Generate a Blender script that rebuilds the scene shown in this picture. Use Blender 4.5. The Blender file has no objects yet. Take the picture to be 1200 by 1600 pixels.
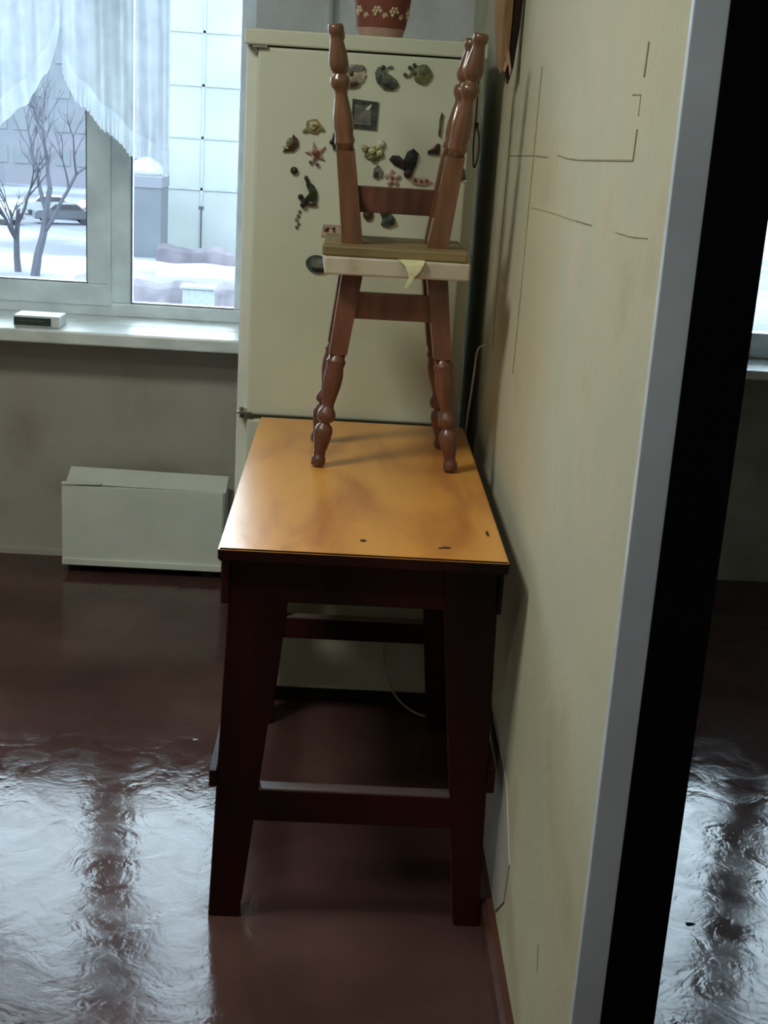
import bpy, bmesh, math, random
from mathutils import Vector, Matrix
random.seed(7)
S = bpy.context.scene
COL = S.collection
PI = math.pi

# ------------------------------------------------------------------ camera
H = 1.5
cam_d = bpy.data.cameras.new('camera')
cam_d.sensor_fit = 'HORIZONTAL'; cam_d.sensor_width = 36.0
cam_d.lens = 36.0 * 2047.33 / 1200.0
cam_d.clip_start = 0.02; cam_d.clip_end = 500
cam = bpy.data.objects.new('camera', cam_d); COL.objects.link(cam)
ex = Vector((0.99798784, 0.05232744, 0.03580668))
ey = Vector((-0.01916555, -0.28935307, 0.95703056))
ez = Vector((0.06043973, -0.95579111, -0.28776796))
right = Vector((ex[0], ey[0], ez[0])); down = Vector((ex[1], ey[1], ez[1])); fwd = Vector((ex[2], ey[2], ez[2]))
M = Matrix.Identity(4)
for i in range(3):
    M[i][0] = right[i]; M[i][1] = -down[i]; M[i][2] = -fwd[i]
M[2][3] = H
cam.matrix_world = M
S.camera = cam

# ------------------------------------------------------------------ light
S.view_settings.view_transform = 'Standard'
S.view_settings.look = 'None'
S.view_settings.exposure = 0.0
S.view_settings.gamma = 1.0
S.view_settings.use_curve_mapping = False
world = bpy.data.worlds.new('overcast_sky'); S.world = world
world.use_nodes = True
bg = world.node_tree.nodes['Background']
bg.inputs['Color'].default_value = (0.70, 0.87, 1.0, 1)
bg.inputs['Strength'].default_value = 15.5

def area(name, loc, size, power, col, rot=(0, 0, 0)):
    d = bpy.data.lights.new(name, 'AREA'); d.shape = 'RECTANGLE'
    d.size, d.size_y = size; d.energy = power; d.color = col
    o = bpy.data.objects.new(name, d); o.location = loc; o.rotation_euler = rot
    COL.objects.link(o); return o
area('kitchen_fill_light', (-1.0, 1.9, 2.52), (0.5, 0.5), 27.0, (0.97, 1.0, 0.88))  # unseen fill light added to brighten the kitchen
area('hall_fill_light', (-0.35, 0.55, 2.52), (0.3, 0.3), 9.0, (0.97, 1.0, 0.88))  # second added fill, out of view above the hall

# ------------------------------------------------------------------ materials
def mat(name, col, rough=0.6, var=None, scale=8.0, bump=0.0, bscale=30.0, metal=0.0, spec=0.5,
        coat=0.0, stretch=(1, 1, 1), detail=5.0, contrast=(0.35, 0.65), bumpdist=0.01):
    m = bpy.data.materials.new(name); m.use_nodes = True
    nt = m.node_tree; b = nt.nodes['Principled BSDF']
    b.inputs['Base Color'].default_value = (*col, 1)
    b.inputs['Roughness'].default_value = rough
    b.inputs['Metallic'].default_value = metal
    b.inputs['Specular IOR Level'].default_value = spec
    b.inputs['Coat Weight'].default_value = coat
    b.inputs['Coat Roughness'].default_value = 0.08
    tc = nt.nodes.new('ShaderNodeTexCoord'); mp = nt.nodes.new('ShaderNodeMapping')
    mp.inputs['Scale'].default_value = stretch
    nt.links.new(tc.outputs['Object'], mp.inputs['Vector'])
    cols = var or [tuple(c * 0.88 for c in col), tuple(min(1, c * 1.1) for c in col)]
    n = nt.nodes.new('ShaderNodeTexNoise'); n.inputs['Scale'].default_value = scale
    n.inputs['Detail'].default_value = detail
    nt.links.new(mp.outputs[0], n.inputs['Vector'])
    r = nt.nodes.new('ShaderNodeValToRGB')
    e = r.color_ramp.elements
    e[0].position, e[1].position = contrast
    e[0].color = (*cols[0], 1); e[1].color = (*cols[-1], 1)
    for k, c in enumerate(cols[1:-1]):
        q = e.new(contrast[0] + (contrast[1] - contrast[0]) * (k + 1) / (len(cols) - 1)); q.color = (*c, 1)
    nt.links.new(n.outputs['Fac'], r.inputs['Fac'])
    nt.links.new(r.outputs['Color'], b.inputs['Base Color'])
    if bump:
        n2 = nt.nodes.new('ShaderNodeTexNoise'); n2.inputs['Scale'].default_value = bscale
        n2.inputs['Detail'].default_value = 4
        nt.links.new(mp.outputs[0], n2.inputs['Vector'])
        bp = nt.nodes.new('ShaderNodeBump'); bp.inputs['Strength'].default_value = bump
        bp.inputs['Distance'].default_value = bumpdist
        nt.links.new(n2.outputs['Fac'], bp.inputs['Height'])
        nt.links.new(bp.outputs['Normal'], b.inputs['Normal'])
    return m

MT = {}
MT['wallpaper'] = mat('cream_wallpaper', (0.50, 0.46, 0.33), 0.85,
                      var=[(0.42, 0.38, 0.25), (0.50, 0.46, 0.33), (0.46, 0.45, 0.33), (0.52, 0.45, 0.35)],
                      scale=3.2, bump=0.12, bscale=60, contrast=(0.3, 0.7))
MT['far_wallpaper'] = mat('far_wallpaper', (0.40, 0.37, 0.30), 0.85,
                          var=[(0.30, 0.26, 0.21), (0.42, 0.39, 0.33), (0.46, 0.44, 0.39)],
                          scale=2.6, bump=0.12, bscale=60, contrast=(0.3, 0.66))
MT['pier'] = mat('lightened_pier', (0.72, 0.74, 0.74), 0.85, bump=0.08)  # wall colour lightened right of the window, standing in for light there
MT['side_wallpaper'] = mat('side_wallpaper', (0.5, 0.47, 0.38), 0.85, bump=0.1)
MT['ceiling'] = mat('ceiling_whitewash', (0.6, 0.6, 0.56), 0.9, bump=0.1)
MT['pvc'] = mat('white_window_plastic', (0.80, 0.88, 0.93), 0.3, bump=0.02)
MT['sill'] = mat('white_sill', (0.78, 0.82, 0.80), 0.3, bump=0.04, bscale=20)
MT['gasket'] = mat('dark_gasket', (0.10, 0.13, 0.17), 0.6)
MT['fridge'] = mat('fridge_enamel', (0.58, 0.60, 0.47), 0.38,
                   var=[(0.54, 0.565, 0.43), (0.58, 0.60, 0.47), (0.60, 0.60, 0.49)], scale=2.5, bump=0.03, bscale=8)
MT['fridge_body'] = mat('fridge_body_enamel', (0.68, 0.70, 0.62), 0.4, scale=3)
MT['fridge_dark'] = mat('fridge_plinth_plastic', (0.012, 0.012, 0.012), 0.6)
MT['heater'] = mat('heater_enamel', (0.74, 0.78, 0.70), 0.5, scale=3, bump=0.05, bscale=10)
MT['black'] = mat('matte_black', (0.004, 0.004, 0.005), 0.9, spec=0.04)
MT['cord_black'] = mat('black_rubber', (0.012, 0.012, 0.012), 0.5)
MT['cord_white'] = mat('white_rubber', (0.5, 0.5, 0.48), 0.5)
MT['table_leg'] = mat('dark_red_paint', (0.022, 0.006, 0.005), 0.55, scale=6, bump=0.08, bscale=20,
                      var=[(0.009, 0.0025, 0.0025), (0.040, 0.006, 0.005)], stretch=(1, 1, 0.3), spec=0.2)
MT['table_light'] = mat('lit_top_paint', (0.16, 0.11, 0.10), 0.35, scale=9, bump=0.06)  # paler tone that paints the light falling on the stretcher tops
MT['stool'] = mat('varnished_brown_wood', (0.22, 0.085, 0.035), 0.3, scale=12, bump=0.04, bscale=40,
                  var=[(0.12, 0.052, 0.025), (0.20, 0.088, 0.042)], stretch=(4, 4, 0.7), coat=0.5)
MT['stool_dark'] = mat('dark_brown_stain', (0.12, 0.042, 0.024), 0.4, scale=12, bump=0.04, bscale=40,
                       var=[(0.085, 0.03, 0.017), (0.15, 0.052, 0.028)], stretch=(4, 4, 0.7), coat=0.2)
MT['seat_olive'] = mat('olive_brown_board', (0.2, 0.145, 0.06), 0.5, scale=8, bump=0.05,
                       var=[(0.15, 0.10, 0.04), (0.24, 0.18, 0.08)], stretch=(0.6, 4, 4))
MT['seat_pale'] = mat('worn_pale_paint', (0.42, 0.36, 0.27), 0.5, scale=14, bump=0.1,
                      var=[(0.30, 0.20, 0.13), (0.44, 0.38, 0.29), (0.50, 0.45, 0.36)], contrast=(0.3, 0.6))
MT['seat_pink'] = mat('pinkish_seat_underside', (0.40, 0.32, 0.24), 0.5, scale=9)
MT['ribbon'] = mat('yellow_cream_cloth', (0.62, 0.60, 0.36), 0.8, scale=20)
MT['base_brown'] = mat('brown_baseboard_paint', (0.085, 0.035, 0.025), 0.35, scale=6, bump=0.05, coat=0.3)
MT['plaster'] = mat('bare_whitish_plaster', (0.42, 0.40, 0.37), 0.7, scale=8, bump=0.1)
MT['seam'] = mat('seam_glue', (0.30, 0.26, 0.16), 0.9, scale=40)  # own brown of the wallpaper glue lines
MT['casing'] = mat('grey_blue_gloss_paint', (0.56, 0.62, 0.72), 0.30, scale=5, bump=0.03, spec=0.7)
MT['pipe'] = mat('white_pipe_paint', (0.6, 0.62, 0.6), 0.4)
MT['pot_band'] = mat('pale_clay', (0.42, 0.26, 0.19), 0.8, scale=20)
MT['pot'] = mat('terracotta_red', (0.20, 0.05, 0.03), 0.6, scale=15)
MT['pot_paint'] = mat('cream_slip_paint', (0.60, 0.47, 0.30), 0.7, scale=25)
MT['soil'] = mat('pot_soil', (0.03, 0.02, 0.015), 0.95)
MT['tan_wood'] = mat('tan_wood', (0.28, 0.16, 0.08), 0.6, scale=18, bump=0.3, bscale=60, stretch=(1, 1, 0.3))
MT['maroon'] = mat('dark_maroon_bark', (0.035, 0.010, 0.008), 0.7, scale=18, bump=0.4, bscale=60)
MT['steel'] = mat('hinge_metal', (0.30, 0.29, 0.25), 0.4, metal=0.8)
MT['pack_white'] = mat('white_card', (0.66, 0.70, 0.70), 0.5)
MT['pack_dark'] = mat('dark_slot', (0.03, 0.05, 0.055), 0.4)
for nm, c in dict(m_beige=(0.34, 0.30, 0.20), m_green=(0.085, 0.10, 0.055), m_olive=(0.15, 0.15, 0.065), m_dgrey=(0.045, 0.05, 0.045),
                  m_white=(0.62, 0.62, 0.55), m_rose=(0.24, 0.19, 0.08), m_brown=(0.05, 0.028, 0.015), m_pink=(0.42, 0.29, 0.24),
                  m_black=(0.010, 0.012, 0.010), m_dgreen=(0.022, 0.035, 0.012), m_cream=(0.42, 0.38, 0.2), m_maroon=(0.035, 0.008, 0.008),
                  m_teal=(0.05, 0.085, 0.07), m_red=(0.16, 0.05, 0.035), m_slate=(0.14, 0.14, 0.12)).items():
    MT[nm] = mat('magnet_' + nm[2:], c, 0.4, scale=60, bump=0.2, bscale=120,
                 var=[tuple(v * 0.65 for v in c), tuple(min(1, v * 1.35) for v in c)])
# outdoors
MT['snow'] = mat('street_snow', (0.075, 0.080, 0.095), 0.95, scale=0.12, detail=8,
                 var=[(0.030, 0.031, 0.043), (0.065, 0.072, 0.092), (0.105, 0.117, 0.138)], contrast=(0.38, 0.62))
MT['snow_bright'] = mat('fresh_snow', (0.150, 0.163, 0.175), 0.9, scale=1)
MT['facade_white'] = mat('white_panel_facade', (0.138, 0.147, 0.147), 0.9, scale=0.2)
MT['facade_line'] = mat('facade_joint', (0.122, 0.134, 0.140), 0.9)
MT['facade_grey'] = mat('hazy_grey_rose_facade', (0.072, 0.075, 0.090), 0.95, scale=0.1,
                        var=[(0.064, 0.070, 0.083), (0.084, 0.079, 0.096)])
MT['facade_window'] = mat('far_window_glass', (0.052, 0.058, 0.068), 0.6)
MT['kiosk'] = mat('kiosk_grey_panels', (0.050, 0.055, 0.065), 0.9, scale=0.5)
MT['bark'] = mat('wet_bark', (0.021, 0.022, 0.031), 0.9, scale=2)
MT['hedge'] = mat('rose_brown_twigs', (0.050, 0.041, 0.050), 0.95, scale=0.6, var=[(0.033, 0.028, 0.036), (0.070, 0.060, 0.070)])
MT['car_white'] = mat('white_car_paint', (0.150, 0.160, 0.170), 0.4)
MT['car_red'] = mat('red_car_paint', (0.10, 0.03, 0.045), 0.4)
MT['car_grey'] = mat('grey_car_paint', (0.033, 0.037, 0.045), 0.4)
MT['car_glass'] = mat('car_glass', (0.013, 0.015, 0.020), 0.3)
MT['tyre'] = mat('tyre_rubber', (0.010, 0.010, 0.013), 0.9)

def floor_material():
    m = mat('brown_red_gloss_floor_paint', (0.105, 0.052, 0.045), 0.13, scale=2.2,
            var=[(0.052, 0.026, 0.024), (0.078, 0.039, 0.036), (0.11, 0.059, 0.053)], contrast=(0.3, 0.7), spec=0.21)
    nt = m.node_tree; b = nt.nodes['Principled BSDF']
    tc = nt.nodes.new('ShaderNodeTexCoord')
    n1 = nt.nodes.new('ShaderNodeTexNoise'); n1.inputs['Scale'].default_value = 11; n1.inputs['Detail'].default_value = 3
    n1.inputs['Distortion'].default_value = 1.2
    n2 = nt.nodes.new('ShaderNodeTexNoise'); n2.inputs['Scale'].default_value = 55; n2.inputs['Detail'].default_value = 3
    n2.inputs['Distortion'].default_value = 0.8
    for n in (n1, n2): nt.links.new(tc.outputs['Object'], n.inputs['Vector'])
    ad = nt.nodes.new('ShaderNodeMath'); ad.operation = 'MULTIPLY_ADD'; ad.inputs[1].default_value = 0.22
    nt.links.new(n2.outputs['Fac'], ad.inputs[0]); nt.links.new(n1.outputs['Fac'], ad.inputs[2])
    bp = nt.nodes.new('ShaderNodeBump'); bp.inputs['Strength'].default_value = 0.35; bp.inputs['Distance'].default_value = 0.0035
    nt.links.new(ad.outputs[0], bp.inputs['Height']); nt.links.new(bp.outputs['Normal'], b.inputs['Normal'])
    rr = nt.nodes.new('ShaderNodeMapRange'); rr.inputs[1].default_value = 0.35; rr.inputs[2].default_value = 0.65
    rr.inputs[3].default_value = 0.07; rr.inputs[4].default_value = 0.17
    nt.links.new(n1.outputs['Fac'], rr.inputs[0]); nt.links.new(rr.outputs[0], b.inputs['Roughness'])
    return m
MT['floor'] = floor_material()

def tabletop_material():
    m = bpy.data.materials.new('varnished_orange_pine'); m.use_nodes = True
    nt = m.node_tree; b = nt.nodes['Principled BSDF']
    tc = nt.nodes.new('ShaderNodeTexCoord'); mp = nt.nodes.new('ShaderNodeMapping')
    mp.inputs['Scale'].default_value = (5.0, 1.3, 1)
    nt.links.new(tc.outputs['Object'], mp.inputs['Vector'])
    n = nt.nodes.new('ShaderNodeTexNoise'); n.inputs['Scale'].default_value = 1.6; n.inputs['Detail'].default_value = 6
    n.inputs['Distortion'].default_value = 0.6
    nt.links.new(mp.outputs[0], n.inputs['Vector'])
    r = nt.nodes.new('ShaderNodeValToRGB'); e = r.color_ramp.elements
    e[0].position, e[0].color = 0.32, (0.48, 0.18, 0.045, 1)
    e[1].position, e[1].color = 0.68, (0.74, 0.34, 0.07, 1)
    q = e.new(0.5); q.color = (0.66, 0.29, 0.062, 1)
    nt.links.new(n.outputs['Fac'], r.inputs['Fac']); nt.links.new(r.outputs[0], b.inputs['Base Color'])
    n2 = nt.nodes.new('ShaderNodeTexNoise'); n2.inputs['Scale'].default_value = 22; n2.inputs['Detail'].default_value = 4
    nt.links.new(tc.outputs['Object'], n2.inputs['Vector'])
    bp = nt.nodes.new('ShaderNodeBump'); bp.inputs['Strength'].default_value = 0.25; bp.inputs['Distance'].default_value = 0.004
    nt.links.new(n2.outputs['Fac'], bp.inputs['Height']); nt.links.new(bp.outputs[0], b.inputs['Normal'])
    b.inputs['Roughness'].default_value = 0.3; b.inputs['Coat Weight'].default_value = 0.3
    b.inputs['Coat Roughness'].default_value = 0.2
    return m
MT['tabletop'] = tabletop_material()

def glass_material():
    m = bpy.data.materials.new('clear_window_glass'); m.use_nodes = True
    nt = m.node_tree; nt.nodes.clear()
    out = nt.nodes.new('ShaderNodeOutputMaterial'); mix = nt.nodes.new('ShaderNodeMixShader')
    t = nt.nodes.new('ShaderNodeBsdfTransparent'); t.inputs[0].default_value = (0.96, 0.98, 0.98, 1)
    g = nt.nodes.new('ShaderNodeBsdfGlossy'); g.inputs['Roughness'].default_value = 0.03
    fr = nt.nodes.new('ShaderNodeFresnel'); fr.inputs[0].default_value = 1.45
    nt.links.new(fr.outputs[0], mix.inputs[0]); nt.links.new(t.outputs[0], mix.inputs[1]); nt.links.new(g.outputs[0], mix.inputs[2])
    nt.links.new(mix.outputs[0], out.inputs[0]); return m
MT['glass'] = glass_material()

def sheer_material(name, alpha):
    m = bpy.data.materials.new(name); m.use_nodes = True
    nt = m.node_tree; nt.nodes.clear()
    out = nt.nodes.new('ShaderNodeOutputMaterial')
    t = nt.nodes.new('ShaderNodeBsdfTransparent')
    tl = nt.nodes.new('ShaderNodeBsdfTranslucent'); tl.inputs[0].default_value = (0.80, 0.86, 0.92, 1)
    df = nt.nodes.new('ShaderNodeBsdfDiffuse'); df.inputs[0].default_value = (0.78, 0.82, 0.88, 1)
    m1 = nt.nodes.new('ShaderNodeMixShader'); m1.inputs[0].default_value = 0.35
    nt.links.new(tl.outputs[0], m1.inputs[1]); nt.links.new(df.outputs[0], m1.inputs[2])
    # a fine weave: the threads lie a little denser in places
    tc = nt.nodes.new('ShaderNodeTexCoord'); n = nt.nodes.new('ShaderNodeTexNoise')
    n.inputs['Scale'].default_value = 9; nt.links.new(tc.outputs['Object'], n.inputs['Vector'])
    mr = nt.nodes.new('ShaderNodeMapRange'); mr.inputs[1].default_value = 0.3; mr.inputs[2].default_value = 0.7
    mr.inputs[3].default_value = alpha - 0.1; mr.inputs[4].default_value = alpha + 0.12
    nt.links.new(n.outputs['Fac'], mr.inputs[0])
    mx = nt.nodes.new('ShaderNodeMixShader'); nt.links.new(mr.outputs[0], mx.inputs[0])
    nt.links.new(t.outputs[0], mx.inputs[1]); nt.links.new(m1.outputs[0], mx.inputs[2])
    nt.links.new(mx.outputs[0], out.inputs[0]); return m
MT['sheer'] = sheer_material('white_sheer_voile', 0.46)
MT['sheer_hem'] = sheer_material('white_sheer_hem', 0.60)

def mirror_material():
    m = mat('mirror_silvering', (0.72, 0.76, 0.78), 0.015, metal=1.0, scale=3,
            var=[(0.70, 0.74, 0.76), (0.76, 0.80, 0.82)])
    return m
MT['mirror'] = mirror_material()

# ------------------------------------------------------------------ helpers
def link_mesh(name, bm, m, parent=None, smooth=False, bevel=0.0, seg=2):
    me = bpy.data.meshes.new(name)
    bmesh.ops.recalc_face_normals(bm, faces=bm.faces[:])
    bm.to_mesh(me); bm.free()
    ms = m if isinstance(m, (list, tuple)) else [m]
    for x in ms: me.materials.append(x)
    if smooth:
        for p in me.polygons: p.use_smooth = True
    o = bpy.data.objects.new(name, me); COL.objects.link(o)
    if parent: o.parent = parent
    if bevel:
        b = o.modifiers.new('bevel', 'BEVEL'); b.width = bevel; b.segments = seg; b.limit_method = 'ANGLE'
    return o

def box(bm, x0, x1, y0, y1, z0, z1, mi=0):
    v = [bm.verts.new(p) for p in ((x0, y0, z0), (x1, y0, z0), (x1, y1, z0), (x0, y1, z0),
                                   (x0, y0, z1), (x1, y0, z1), (x1, y1, z1), (x0, y1, z1))]
    for f in ((0, 3, 2, 1), (4, 5, 6, 7), (0, 1, 5, 4), (1, 2, 6, 5), (2, 3, 7, 6), (3, 0, 4, 7)):
        bm.faces.new([v[i] for i in f]).material_index = mi

def hexa(bm, lo, hi):
    a = [bm.verts.new(p) for p in lo]; b = [bm.verts.new(p) for p in hi]
    bm.faces.new(a[::-1]); bm.faces.new(b)
    for i in range(4): bm.faces.new((a[i], a[(i + 1) % 4], b[(i + 1) % 4], b[i]))

def lathe(bm, pts, p0, p1, n=20, mi=0):
    """rings of radius r at fraction t along the axis p0 -> p1"""
    p0 = Vector(p0); p1 = Vector(p1); ax = (p1 - p0).normalized()
    u = ax.orthogonal().normalized(); w = ax.cross(u)
    rings = []
    for t, r in pts:
        c = p0.lerp(p1, t)
        rings.append([bm.verts.new(c + (u * math.cos(2 * PI * k / n) + w * math.sin(2 * PI * k / n)) * r) for k in range(n)])
    for a, b in zip(rings, rings[1:]):
        for k in range(n): bm.faces.new((a[k], a[(k + 1) % n], b[(k + 1) % n], b[k])).material_index = mi
    bm.faces.new(rings[0][::-1]).material_index = mi; bm.faces.new(rings[-1]).material_index = mi

def tube(bm, pts, r, n=8, mi=0, taper=None):
    pts = [Vector(p) for p in pts]; rings = []
    ref = None
    for i, p in enumerate(pts):
        d = (pts[min(i + 1, len(pts) - 1)] - pts[max(i - 1, 0)]).normalized()
        if ref is None: ref = d.orthogonal().normalized()
        ref = (ref - d * ref.dot(d)).normalized()
        w = d.cross(ref)
        rr = r if taper is None else r * (1 + (taper - 1) * i / (len(pts) - 1))
        rings.append([bm.verts.new(p + (ref * math.cos(2 * PI * k / n) + w * math.sin(2 * PI * k / n)) * rr) for k in range(n)])
    for a, b in zip(rings, rings[1:]):
        for k in range(n): bm.faces.new((a[k], a[(k + 1) % n], b[(k + 1) % n], b[k])).material_index = mi
    bm.faces.new(rings[0][::-1]).material_index = mi; bm.faces.new(rings[-1]).material_index = mi

def smooth_path(pts, k=6):
    P = [Vector(p) for p in pts]; out = []
    for i in range(len(P) - 1):
        a, b, c, d = P[max(i - 1, 0)], P[i], P[i + 1], P[min(i + 2, len(P) - 1)]
        for j in range(k):
            t = j / k
            out.append(0.5 * ((2 * b) + (c - a) * t + (2 * a - 5 * b + 4 * c - d) * t * t + (3 * b - a - 3 * c + d) * t ** 3))
    out.append(P[-1]); return out

def plate(bm, outline, y0, y1, mi=0, dome=0.0):
    """a flat shape outlined in x,z with real thickness from y0 (front) to y1 (back); dome bulges the front"""
    a = [bm.verts.new((x, y0, z)) for x, z in outline]; b = [bm.verts.new((x, y1, z)) for x, z in outline]
    n = len(outline)
    for i in range(n): bm.faces.new((a[i], a[(i + 1) % n], b[(i + 1) % n], b[i])).material_index = mi
    cx = sum(p[0] for p in outline) / n; cz = sum(p[1] for p in outline) / n
    c = bm.verts.new((cx, y0 - dome, cz)); d = bm.verts.new((cx, y1, cz))
    for i in range(n):
        bm.faces.new((a[(i + 1) % n], a[i], c)).material_index = mi
        bm.faces.new((b[i], b[(i + 1) % n], d)).material_index = mi

def ellipse(cx, cz, rx, rz, n=14, rot=0.0, wob=0.0, lobes=5):
    o = []
    for k in range(n):
        a = 2 * PI * k / n; s = 1 + wob * math.cos(lobes * a)
        x, z = rx * s * math.cos(a), rz * s * math.sin(a)
        o.append((cx + x * math.cos(rot) - z * math.sin(rot), cz + x * math.sin(rot) + z * math.cos(rot)))
    return o

def empty(name, loc, label=None, cat=None, group=None, kind=None):
    o = bpy.data.objects.new(name, None); o.location = loc; o.empty_display_size = 0.05
    COL.objects.link(o); tag(o, label, cat, group, kind); return o
def tag(o, label=None, cat=None, group=None, kind=None):
    if label: o['label'] = label
    if cat: o['category'] = cat
    if group: o['group'] = group
    if kind: o['kind'] = kind
    return o
def struct(name, bm, m, label=None, **k):
    o = link_mesh(name, bm, m, **k); o['kind'] = 'structure'
    if label: o['label'] = label
    return o
def part(name, bm, m, parent, **k):
    """bm is in world coordinates; the parent empty is moved, so shift the part back into its frame"""
    off = parent.location
    p = parent
    while p.parent: p = p.parent; off = off + p.location
    bmesh.ops.translate(bm, vec=-off, verts=bm.verts[:])
    return link_mesh(name, bm, m, parent, **k)

# ------------------------------------------------------------------ room shell
XP, XE = 0.447, 3.2
XR, XL, YW, YB, ZC = 0.341, -2.35, 4.28, -1.6, 2.6
YW2, WB0, WB1 = 4.37, 1.23, 2.9       # far wall and window opening of the neighbouring room
WX0, WX1, WZ0, WZ1, YG = -2.0, -0.325, 0.80, 2.25, 4.46       # window opening; YG = room face of the window frame
bm = bmesh.new(); box(bm, XL - .1, 3.3, YB - .1, YW + .4, -0.1, 0)
struct('floor', bm, MT['floor'], 'glossy brown-red painted floor')
bm = bmesh.new(); box(bm, XL - .1, 3.3, YB - .1, YW + .4, ZC, ZC + .1)
struct('ceiling', bm, MT['ceiling'])
bm = bmesh.new()
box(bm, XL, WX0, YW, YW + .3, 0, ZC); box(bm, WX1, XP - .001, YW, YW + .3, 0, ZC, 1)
box(bm, WX0, WX1, YW, YW + .3, 0, WZ0 - .035); box(bm, WX0, WX1, YW, YW + .3, WZ1, ZC)
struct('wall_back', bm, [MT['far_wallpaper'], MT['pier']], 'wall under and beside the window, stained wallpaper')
bm = bmesh.new(); box(bm, XL - .1, XL, YB, YW + .3, 0, ZC); struct('wall_left', bm, MT['side_wallpaper'])
bm = bmesh.new(); box(bm, XL, 3.2, YB - .1, YB, 0, ZC); struct('wall_front', bm, MT['side_wallpaper'])
XP = 0.447                                                     # far side of the partition
XE = 3.2
bm = bmesh.new(); box(bm, XR, XP, 1.452, YW, 0, ZC)
wall_r = struct('wall_right', bm, MT['wallpaper'], 'cream wallpapered wall running away to the right of the table')

# wallpaper seams and tears, thin raised strips of glue line on the right wall
def wseam(pts, w=0.0016):
    bm = bmesh.new()
    tube(bm, [(XR - 0.0002, y, z) for y, z in pts], w, n=6)
    link_mesh('wallpaper_seam', bm, MT['seam'], wall_r)
wseam([(2.585, 1.61), (2.592, 1.45), (2.597, 1.28), (2.60, 1.18), (2.61, 1.02)], .0022)
wseam([(3.03, 1.56), (3.02, 1.44), (3.03, 1.2), (3.02, 1.0)], .0018)
wseam([(3.02, 1.435), (2.59, 1.448), (2.4, 1.45)], .0012)
wseam([(2.28, 1.457), (2.194, 1.455), (2.065, 1.456), (1.66, 1.468)], .0015)
wseam([(1.66, 1.468), (1.655, 1.505)], .0016)
wseam([(1.658, 1.52), (1.657, 1.545), (1.71, 1.546)], .0009)
wseam([(1.648, 1.565), (1.643, 1.605)], .0019)
wseam([(2.567, 1.352), (2.3, 1.361), (2.05, 1.366)], .0007)
wseam([(2.04, 1.367), (1.90, 1.371)], .0012)
wseam([(1.72, 1.376), (1.62, 1.379), (1.53, 1.385)], .0008)
wseam([(1.70, 0.27), (1.715, 0.31)], .0013)
# strip of bare plaster low on the wall by the table
bm = bmesh.new()
for a in ([(2.42, 0.36), (2.17, 0.335), (2.05, 0.24), (2.07, 0.15), (2.16, 0.07), (2.45, 0.07)],):
    v0 = [bm.verts.new((XR - .0025, y, z)) for y, z in a]; v1 = [bm.verts.new((XR + .002, y, z)) for y, z in a]
    bm.faces.new(v0); bm.faces.new(v1[::-1])
    for i in range(len(a)): bm.faces.new((v0[i], v0[(i + 1) % len(a)], v1[(i + 1) % len(a)], v1[i]))
o = link_mesh('plaster_patch', bm, MT['plaster'], wall_r); o['label'] = 'bare whitish plaster patch beside the table leg'

# baseboard on the right wall
bm = bmesh.new()
prof = [(XR, 0), (XR - .020, 0), (XR - .020, .045), (XR - .012, .06), (XR, .062)]
a = [bm.verts.new((x, 1.44, z)) for x, z in prof]; b = [bm.verts.new((x, YW, z)) for x, z in prof]
bm.faces.new(a); bm.faces.new(b[::-1])
for i in range(5): bm.faces.new((a[i], a[(i + 1) % 5], b[(i + 1) % 5], b[i]))
struct('baseboard_right', bm, MT['base_brown'], 'low brown painted baseboard on the right wall')
bm = bmesh.new(); box(bm, XL, WX1 + .2, YW - .012, YW, 0, .018)
struct('baseboard_back', bm, MT['far_wallpaper'])

# end of the partition: grey casing strip and black strip, side by side
bm = bmesh.new(); box(bm, XR - .001, .378, 1.438, 1.4515, 0, ZC)
struct('trim_1', bm, MT['casing'], 'grey-blue glossy upright strip at the end of the cream wall', bevel=.0015)
bm = bmesh.new(); box(bm, .3782, XP + .001, 1.436, 1.4515, 0, ZC)
struct('trim_2', bm, MT['black'], 'black upright strip beside the grey one at the end of the wall', bevel=.001)
bm = bmesh.new(); box(bm, XP, XE, YW2, YW2 + .3, 0, .745); box(bm, XP, WB0, YW2, YW2 + .3, .745, ZC)
box(bm, WB1, XE, YW2, YW2 + .3, .745, ZC); box(bm, WB0, WB1, YW2, YW2 + .3, WZ1, ZC)
struct('wall_back_2', bm, MT['far_wallpaper'], 'wall under the window of the neighbouring room')
bm = bmesh.new(); box(bm, XE, XE + .1, YB, YW2 + .3, 0, ZC); struct('wall_right_2', bm, MT['side_wallpaper'])

# ------------------------------------------------------------------ window
win = empty('window_1', (WX1, YG, WZ0), 'white plastic window with a left sash and a fixed right pane', kind='structure')
FY0, FY1 = YG, YG + .07
bm = bmesh.new()
box(bm, WX0, WX1, FY0, FY1, WZ0, WZ0 + .045); box(bm, WX0, WX1, FY0, FY1, WZ1 - .06, WZ1)
box(bm, WX0, WX0 + .06, FY0, FY1, WZ0 + .045, WZ1 - .06); box(bm, WX1 - .060, WX1, FY0, FY1, WZ0 + .045, WZ1 - .06)
part('window_frame', bm, MT['pvc'], win, bevel=.004)
bm = bmesh.new(); box(bm, -0.800, -0.735, FY0 + .001, FY1 - .001, WZ0 + .046, WZ1 - .061)
mu = part('mullion', bm, MT['pvc'], win, bevel=.004)
bm = bmesh.new(); box(bm, -0.812, -0.799, FY0 - .012, FY0 + .004, WZ0 + .03, WZ1 - .04)
part('cover_strip', bm, MT['pvc'], win, bevel=.003)
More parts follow.
